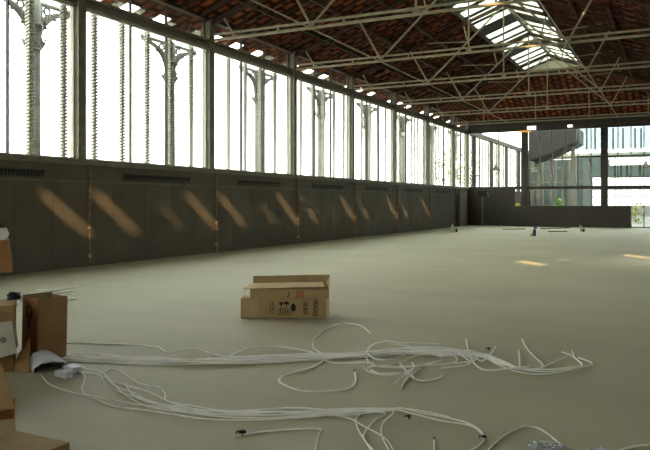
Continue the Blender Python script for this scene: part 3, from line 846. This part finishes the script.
# dark coil on top of it
tp = cA + Matrix.Rotation(YAW+R(21), 3, 'Z') @ Vector((.005, .42, 0))
ck = MB(); pts = []
rnd = random.Random(3)
for i in range(150):
    u = i*.55; pts.append((-.02+(.045+.02*math.sin(i*1.3))*math.cos(u), (.05)*math.sin(u), .018+.05*(i/150)+.012*math.sin(i*.9)))
ck.tube(pts, .006, 5)
o = tag(ck.build('cable_coil', 'black', smooth=True), 'tangled black cable coil between the two left cartons', 'cable'); o.location = (tp.x, tp.y, hA+.002); o.rotation_euler = (0, 0, YAW)

# carton with a raised back flap, bottom left edge
cB = at_depth(15, 420, 4.15); cB.z = 0
LB = thing('carton', 'open pale cardboard carton with raised brown flap at the bottom left', 'box', cB, YAW+R(24), 'cartons at the left')
hB = .31
m = MB().box((-.6, 0, 0), (0, .5, .008)).box((-.6, 0, 0), (0, .008, hB)).box((-.6, .49, 0), (0, .5, hB)).box((-.6, 0, 0), (-.59, .5, hB)).box((-.008, 0, 0), (0, .5, hB)); m.build('body', 'card_red', LB)
MB().slab([(-.6, .25, hB), (.0, .25, hB), (-.075, .33, hB+.27), (-.6, .33, hB+.34)], -.008).build('back_flap', 'card_dark', LB)
MB().slab([(-.6, .0, hB+.006), (.0, .0, hB+.01), (.01, -.14, hB-.12), (-.6, -.16, hB-.14)], .008).build('front_flap', 'card_dull', LB)
# small flat carton in the corner of the frame
zC = .24
c1, c2, c3 = floor_at(70, 443, zC), floor_at(14, 431, zC), floor_at(47, 452, zC)
u = (c2-c1); 
C_ = thing('carton', 'flat beige cardboard carton at the bottom left corner of the photo', 'box', (c1.x, c1.y, 0), math.atan2(-u.y, -u.x), 'cartons at the left')
lu = u.length; 
MB().box((-lu, -.30, 0), (0, 0, zC)).build('body', 'card_dark', C_, bevel=.006)
MB().box((-lu, -.15, zC), (0, 0, zC+.004)).box((-lu, -.30, zC), (0, -.154, zC+.004)).build('top_flaps', 'card_dull', C_)
# stack out of frame carrying the carton that pokes in at the left
Z5 = 5.0
pE = CRT*(-2.55)+CFW*5.0
E1 = thing('carton', 'big cardboard carton just outside the left edge of the photo', 'box', (pE.x, pE.y, 0), YAW+R(23), 'cartons at the left')
MB().box((-.8, -.25, 0), (0, .30, 1.115)).build('body', 'card', E1, bevel=.006)
MB().box((-.8, .0, 1.115), (0, .05, 1.117)).build('tape', 'card_light', E1)
pD = CRT*(-2.21)+CFW*4.95; pD.z = 1.12
D1 = thing('carton', 'russet cardboard carton with a pale flap, poking in high at the left edge', 'box', pD, YAW+R(23), 'cartons at the left')
MB().add([(-.75, -.12, 0), (0, -.12, 0.0), (0, .22, 0), (-.75, .22, 0), (-.75, -.12, .20), (-.035, -.12, .225), (-.035, .22, .225), (-.75, .22, .20)],
         [(0,3,2,1),(4,5,6,7),(0,1,5,4),(1,2,6,5),(2,3,7,6),(3,0,4,7)]).build('body', 'card_red', D1, bevel=.005)
MB().slab([(-.75, .22, .232), (-.05, .22, .30), (-.03, .10, .265), (-.035, -.02, .245), (-.125, -.14, .175), (-.75, -.14, .10)], .008).build('pale_flap', 'white_card', D1)

# white bag and connector blocks
bp0 = floor_at(42, 366.5); bp1 = floor_at(53, 373)
ax = (bp1-bp0).normalized(); sd = Vector((-ax.y, ax.x, 0))
Lb = .21
BG = thing('plastic_bag', 'white crumpled plastic bag lying open beside the tall carton', 'bag', bp0, math.atan2(ax.y, ax.x))
rings = [(-.09, .05, .05), (-.075, .10, .11), (-.03, .125, .155), (.05, .13, .165), (.14, .14, .155), (.23, .15, .135), (.32, .16, .105)]
def bagmesh(k):
    m = MB(); vs = []; nn = 16
    for i, (xx, hw, hh) in enumerate(rings):
        for j in range(nn+1):
            a = math.pi*j/nn
            wob = 1+.05*math.sin(j*2.1+i*1.7)
            vs.append((xx+(.06*math.cos(a) if i > 3 else 0), hw*k*math.cos(a)*wob, max(.002, hh*k*math.sin(a)**.8*wob)))
    fs = []
    for i in range(len(rings)-1):
        for j in range(nn): fs.append((i*(nn+1)+j, i*(nn+1)+j+1, (i+1)*(nn+1)+j+1, (i+1)*(nn+1)+j))
    fs.append(tuple(range(nn+1)))
    return m.add(vs, fs)
o = bagmesh(1).build('skin', 'bag', BG, smooth=True)
so = o.modifiers.new('thick', 'SOLIDIFY'); so.thickness = .003
for i, (pa, lab) in enumerate((((60, 376), 'white connector block poking out of the bag, the nearer one'), ((68, 370.5), 'white connector block beside the bag, the farther one'))):
    p = floor_at(*pa)
    t = thing('connector_block', lab, 'connector', p, math.atan2(ax.y, ax.x)+R(12), 'white connector blocks')
    MB().box((-.02, -.045, .001), (.16, .045, .06)).build('housing', 'bag', t, bevel=.008)
    MB().tube([(.16, 0, .03), (.20, 0, .02)], .012, 8).build('cable_gland', 'bag', t)

# ------------------------------------------------------------------ cables on the floor
def smooth_path(pts, step=.03):
    """Catmull-Rom through floor points"""
    P = [pts[0]+(pts[0]-pts[1])] + pts + [pts[-1]+(pts[-1]-pts[-2])]
    out = []
    for i in range(1, len(P)-2):
        p0, p1, p2, p3 = P[i-1:i+3]; n_ = max(3, int((p2-p1).length/step))
        for k in range(n_):
            t = k/n_
            out.append(.5*((2*p1)+(p2-p0)*t+(2*p0-5*p1+4*p2-p3)*t*t+(3*p1-p0-3*p2+p3)*t**3))
    out.append(pts[-1]); return out
seed = [0]
def cable(px, label, group, r=.0085, lift=.0, jit=0.0, m='cable', name='cable', tips=0):
    seed[0] += 1; rnd = random.Random(seed[0]*17)
    pts = []
    for i, q in enumerate(px):
        p = floor_at(q[0], q[1]+(rnd.uniform(-jit, jit)))
        pts.append(p)
    path = smooth_path(pts)
    ph = rnd.uniform(0, 6)
    o_ = path[0].copy()
    P = []
    for i, p in enumerate(path):
        z = r+.001+lift*(.5+.5*math.sin(ph+i*.11))
        P.append(Vector((p.x-o_.x, p.y-o_.y, z)))
    if tips:
        t = thing(name, label, 'cable', (o_.x, o_.y, 0), 0, group)
        MB().tube(P, r, 7).build('sheath', m, t, smooth=True)
        d = (P[0]-P[1]).normalized()
        if tips & 1: MB().tube([P[0], P[0]+d*.05], r*1.25, 7).build('black_tip', 'black', t)
        d = (P[-1]-P[-2]).normalized()
        if tips & 2: MB().tube([P[-1], P[-1]+d*.05], r*1.25, 7).build('black_tip', 'black', t)
        return t
    o = MB().tube(P, r, 7).build(name, m, smooth=True); o.location = (o_.x, o_.y, 0)
    return tag(o, label, 'cable', group)
GA, GB = 'white cables of the farther bundle', 'white cables of the nearer bundle'
main_a = [(60, 360), (100, 361), (160, 362.5), (230, 362.5), (300, 359.5), (350, 357), (400, 353.5), (440, 354)]
tails = [[(470, 355), (488, 358), (505, 365), (520, 371), (545, 374), (575, 371), (590, 368), (591, 364), (578, 359)],
         [(470, 354), (490, 357), (512, 368), (530, 373), (560, 372), (582, 367), (575, 358), (572, 351)],
         [(470, 357), (485, 360), (500, 367), (520, 373), (545, 375), (570, 372), (582, 367.5), (572, 359), (562, 353)],
         [(466, 356), (482, 357), (500, 362), (520, 370), (535, 371), (548, 365), (560, 360.5), (567, 359.5)],
         [(460, 357), (476, 361), (482, 364), (490, 356), (496, 347.5)],
         [(466, 355), (484, 358), (498, 364), (512, 369), (519, 371), (519.5, 362), (518.5, 351)],
         [(462, 354), (486, 357), (510, 367), (528, 372.5), (543, 369), (534, 358), (527, 349), (522, 341)],
         [(455, 352), (462, 358), (470, 366), (460, 368.5), (440, 369)],
         [(452, 353), (470, 353.5), (478, 358), (472, 364), (455, 366)],
         [(450, 355), (457, 360), (452, 366), (430, 368)],
         [(452, 356), (474, 355.5), (495, 360), (510, 367), (515, 371)]]
tl_ = 'white cable of the long farther bundle across the floor'
for i, tl2 in enumerate(tails):
    off = (i-5)*.62
    pts = [(x, y+off*(.9+.3*math.sin(x*.02+i))) for x, y in main_a] + tl2
    cable(pts, tl_, GA, .0072, .022, .9)
GL = 'loose white cable loops'
for i in range(9):
    off = (i-4)*.5
    pts = [(x+(i*7 % 5)*3, y+off*(.9+.4*math.sin(x*.025+i*2))) for x, y in main_a] + [(452+i*2, 354+off*.6), (466+(i*5 % 7)*2, 355.5+off*.5)]
    cable(pts, tl_, GA, .0072, .030, .8)
loops = [([(466, 343), (469, 355), (478, 369), (490, 373.5), (512, 372.5), (530, 371)], 'white cable end curling up at the right of the farther bundle'),
         ([(440, 345.5), (415, 346), (398, 346), (385, 345), (372, 349), (366, 356), (369, 363), (378, 367.5), (400, 369.5), (430, 369)], 'big round white cable loop around the farther bundle'),
         ([(366, 373), (372, 368.5), (390, 366.5), (402, 363), (416, 358), (430, 357), (441, 361)], 'white cable bent in a shallow arc below the big round loop'),
         ([(364, 371), (368, 376), (384, 379.5), (402, 377.5), (413, 371), (428, 365), (443, 361)], 'white cable sweeping under the knotted cable ends'),
         ([(444, 377), (436, 380.5), (424, 382), (414, 380), (407, 374), (400, 367)], 'white cable tail lying right of the knotted ends'),
         ([(394, 388.5), (402, 382), (409, 377.5), (414, 370), (412, 364)], 'left frayed white cable end below the knotted cables'),
         ([(402.5, 389.5), (404.5, 383), (411, 377), (420, 372)], 'right frayed white cable end below the knotted cables'),
         ([(371, 371), (379, 376), (394, 376.5), (409, 378), (414, 382)], 'white cable crossing low beside the knotted ends'),
         ([(366, 357), (376, 362), (392, 361), (404, 356), (412, 350), (400, 347), (382, 348)], 'small inner white cable loop inside the big round one'),
         ([(354.5, 374), (355.5, 383), (348, 391), (325, 395), (300, 395.2), (284, 390), (279, 385), (284, 380), (300, 373), (316, 367), (323.5, 361), (321, 356), (313, 351), (314, 344), (321, 334), (332, 327.5), (345, 326), (360, 329), (371, 336)], 'long white cable with an S curve crossing the farther bundle'),
         ([(228, 359), (250, 352.5), (275, 350), (300, 352), (315, 355), (326, 362), (337, 365.5), (360, 366), (374, 367)], 'white cable arching over the middle of the farther bundle'),
         ([(64, 346), (100, 345), (130, 346), (156, 350), (168, 357), (180, 354), (195, 351), (215, 356), (238, 358)], 'thin white cable wandering above the left of the farther bundle')]
for i, (px, lab) in enumerate(loops):
    cable(px, lab, GL, .009, .034, 0, tips=0 if i != 9 else 1)
main_b = [(230, 413), (290, 412), (345, 413)]
near = [([(62, 368), (74, 366), (86, 371), (100, 374), (114, 387), (134, 394), (150, 403), (180, 409), (230, 415), (290, 413), (345, 412), (390, 413), (400, 411), (422, 416), (446, 420), (466, 425), (479, 431), (484, 440), (478, 447), (468, 453)], 0),
        ([(78, 371), (85, 380), (82, 392), (92, 398), (112, 407), (150, 413), (200, 421), (250, 421.5), (300, 419), (350, 414), (392, 412), (410, 416), (440, 423), (470, 428), (484, 437)], 0),
        ([(103, 374), (110, 370.5), (120, 372), (134, 382), (144, 388), (158, 390), (165, 396), (167, 403), (190, 407), (230, 412), (290, 410), (330, 413), (360, 413.5), (356, 421), (358, 431), (364, 440), (372, 453)], 0),
        ([(99, 373), (107, 388), (124, 396), (140, 400), (160, 405), (190, 411), (240, 417), (300, 416), (350, 414), (385, 415), (375, 421), (366, 431), (364, 441), (374, 454)], 0),
        ([(41, 376), (50, 386), (70, 394), (95, 400), (130, 405), (170, 409), (210, 413), (280, 415), (340, 418), (365, 428), (385, 440), (394, 453)], 0),
        ([(78, 373), (98, 376), (120, 385), (150, 395), (170, 405), (200, 411), (250, 412), (300, 413), (350, 411), (392, 413), (383, 425), (382, 437), (390, 453)], 0),
        ([(104, 375), (118, 390), (130, 399), (150, 408), (190, 415), (240, 418), (300, 416), (345, 416), (380, 413), (400, 412)], 0),
        ([(125, 384), (132, 395), (145, 404), (180, 413), (230, 418.5), (290, 418), (340, 414), (396, 411), (420, 413), (450, 419)], 0)]
for i, (px, tp_) in enumerate(near):
    cable([(x, y) for x, y in px], 'white cable of the nearer bundle running from the bag across the floor', GB, .006, .016, .6)
cable([(487, 453), (499, 441), (512, 432.5), (526, 427.5), (540, 430), (553, 439), (567, 452)], 'white cable arching beside the silvery tangle at the bottom', 'single white cables near the camera', .007)
cable([(236, 437), (260, 433), (290, 430.5), (320, 430), (318, 438), (315, 453)], 'lone bent white cable with a black clip near the bottom', 'single white cables near the camera', .006)
cable([(434, 441), (434.5, 447), (434, 455)], 'short white cable end with black tip at the bottom middle', 'single white cables near the camera', .006, tips=1)
cable([(620, 452), (634, 448), (652, 446)], 'white cable in the bottom right corner', 'single white cables near the camera', .008)
GW = 'white cables by the left wall'
for i, px in enumerate(([(15, 305), (28, 296), (45, 292), (62, 290), (76, 287.5)], [(30, 298), (45, 295), (60, 293.5), (72, 292)], [(36, 290.5), (48, 291), (58, 290), (75, 288)], [(40, 297.5), (56, 296.5), (70, 295), (74, 296)], [(62, 300), (70, 300.5), (76, 299.5)])):
    cable(px, ['long white cable on the floor behind the tall carton, reaching farthest right', 'white cable on the floor just behind the tall carton', 'farthest short white cable behind the tall carton', 'nearest white cable behind the tall carton', 'stub of white cable right of the tall carton top'][i], GW, .012)
# black clips and ties
for (px, py, lab, sz) in ((242.5, 435.5, 'black clip on the lone bent white cable', .05), (409, 419, 'small black tie on the nearer bundle', .03), (484, 440, 'black tie where the nearer cables bend back', .035), (489, 350.5, 'small black scrap behind the farther cable ends', .035)):
    p = floor_at(px, py)
    t = thing('cable_clip', lab, 'clip', p, YAW, 'black clips on the cables')
    MB().box((-sz*.5, -sz*.25, .018), (sz*.5, sz*.25, .018+sz*.35)).build('clasp', 'black', t, bevel=.003)
    MB().tube([(-sz*.5, 0, .022), (-sz*.75, .005, .034), (-sz*.9, 0, .012)], .005, 5).build('tail', 'black', t)
    MB().tube([(0, sz*.4, .012), (0, sz*.28, .024+sz*.3), (0, -sz*.28, .024+sz*.3), (0, -sz*.4, .012), (0, -sz*.3, .004), (0, sz*.3, .004), (0, sz*.4, .012)], .004, 5).build('loop', 'black', t)
# silvery tangles
def tangle(px, py, r, lab, n=70):
    p = floor_at(px, py); m = MB(); rnd = random.Random(int(px))
    for i in range(n):
        a = rnd.uniform(0, 6.28); q = rnd.random()**.6*r; c = Vector((math.cos(a)*q, math.sin(a)*q*.7, .012+rnd.random()*.05*(1-q/r*.7)))
        d = Vector((rnd.gauss(0, 1), rnd.gauss(0, 1), rnd.gauss(0, .25))).normalized()*rnd.uniform(.015, .03)
        k = Vector((rnd.gauss(0, 1), rnd.gauss(0, 1), 0)).normalized()*.015
        q1, q2, q3 = c-d, c+k, c+d
        for q_ in (q1, q2, q3): q_.z = max(q_.z, .006)
        m.tube([q1, q2, q3], .003, 4)
    o = m.build('foil_tangle', 'foil', kind='stuff'); o.location = (p.x, p.y, 0); tag(o, lab, 'foil')
tangle(549, 451, .13, 'silvery tangle of metal braid at the bottom under the arching cable', 130)
tangle(603, 457, .10, 'silvery tangle of metal braid at the bottom edge, right one', 80)

# ------------------------------------------------------------------ world, sun, camera
wd = bpy.data.worlds.new('sky'); S.world = wd; wd.use_nodes = True
nt = wd.node_tree; bg = nt.nodes['Background']
tc = nt.nodes.new('ShaderNodeTexCoord'); sp = nt.nodes.new('ShaderNodeSeparateXYZ'); rp = nt.nodes.new('ShaderNodeValToRGB')
nt.links.new(tc.outputs['Generated'], sp.inputs[0]); nt.links.new(sp.outputs['Z'], rp.inputs['Fac']); nt.links.new(rp.outputs[0], bg.inputs['Color'])
rp.color_ramp.elements[0].color = (1, .97, .88, 1); rp.color_ramp.elements[0].position = 0.0
rp.color_ramp.elements[1].color = (.95, .97, .98, 1); rp.color_ramp.elements[1].position = .6
bg.inputs['Strength'].default_value = 6.0
ld = bpy.data.lights.new('sun', 'SUN'); ld.energy = 6.2; ld.angle = R(1.0); ld.color = (1, .65, .33)
lo = bpy.data.objects.new('sun', ld); COL.objects.link(lo)
lo.rotation_euler = SUN.to_track_quat('-Z', 'Y').to_euler()
lo.location = (20, -20, 30)
cd = bpy.data.cameras.new('camera'); cam = bpy.data.objects.new('camera', cd); COL.objects.link(cam)
cam.location = (0, 0, EYE); cam.rotation_euler = (math.pi/2, 0, YAW)
cd.sensor_width = 36; cd.lens = FPX*36/650; cd.shift_y = -(225-CY)/650; cd.clip_start = .05; cd.clip_end = 400
S.camera = cam
vs = S.view_settings; S.display_settings.display_device = 'sRGB'
vs.view_transform = 'Standard'; vs.look = 'None'; vs.gamma = 1; vs.use_curve_mapping = False; vs.exposure = 1.1
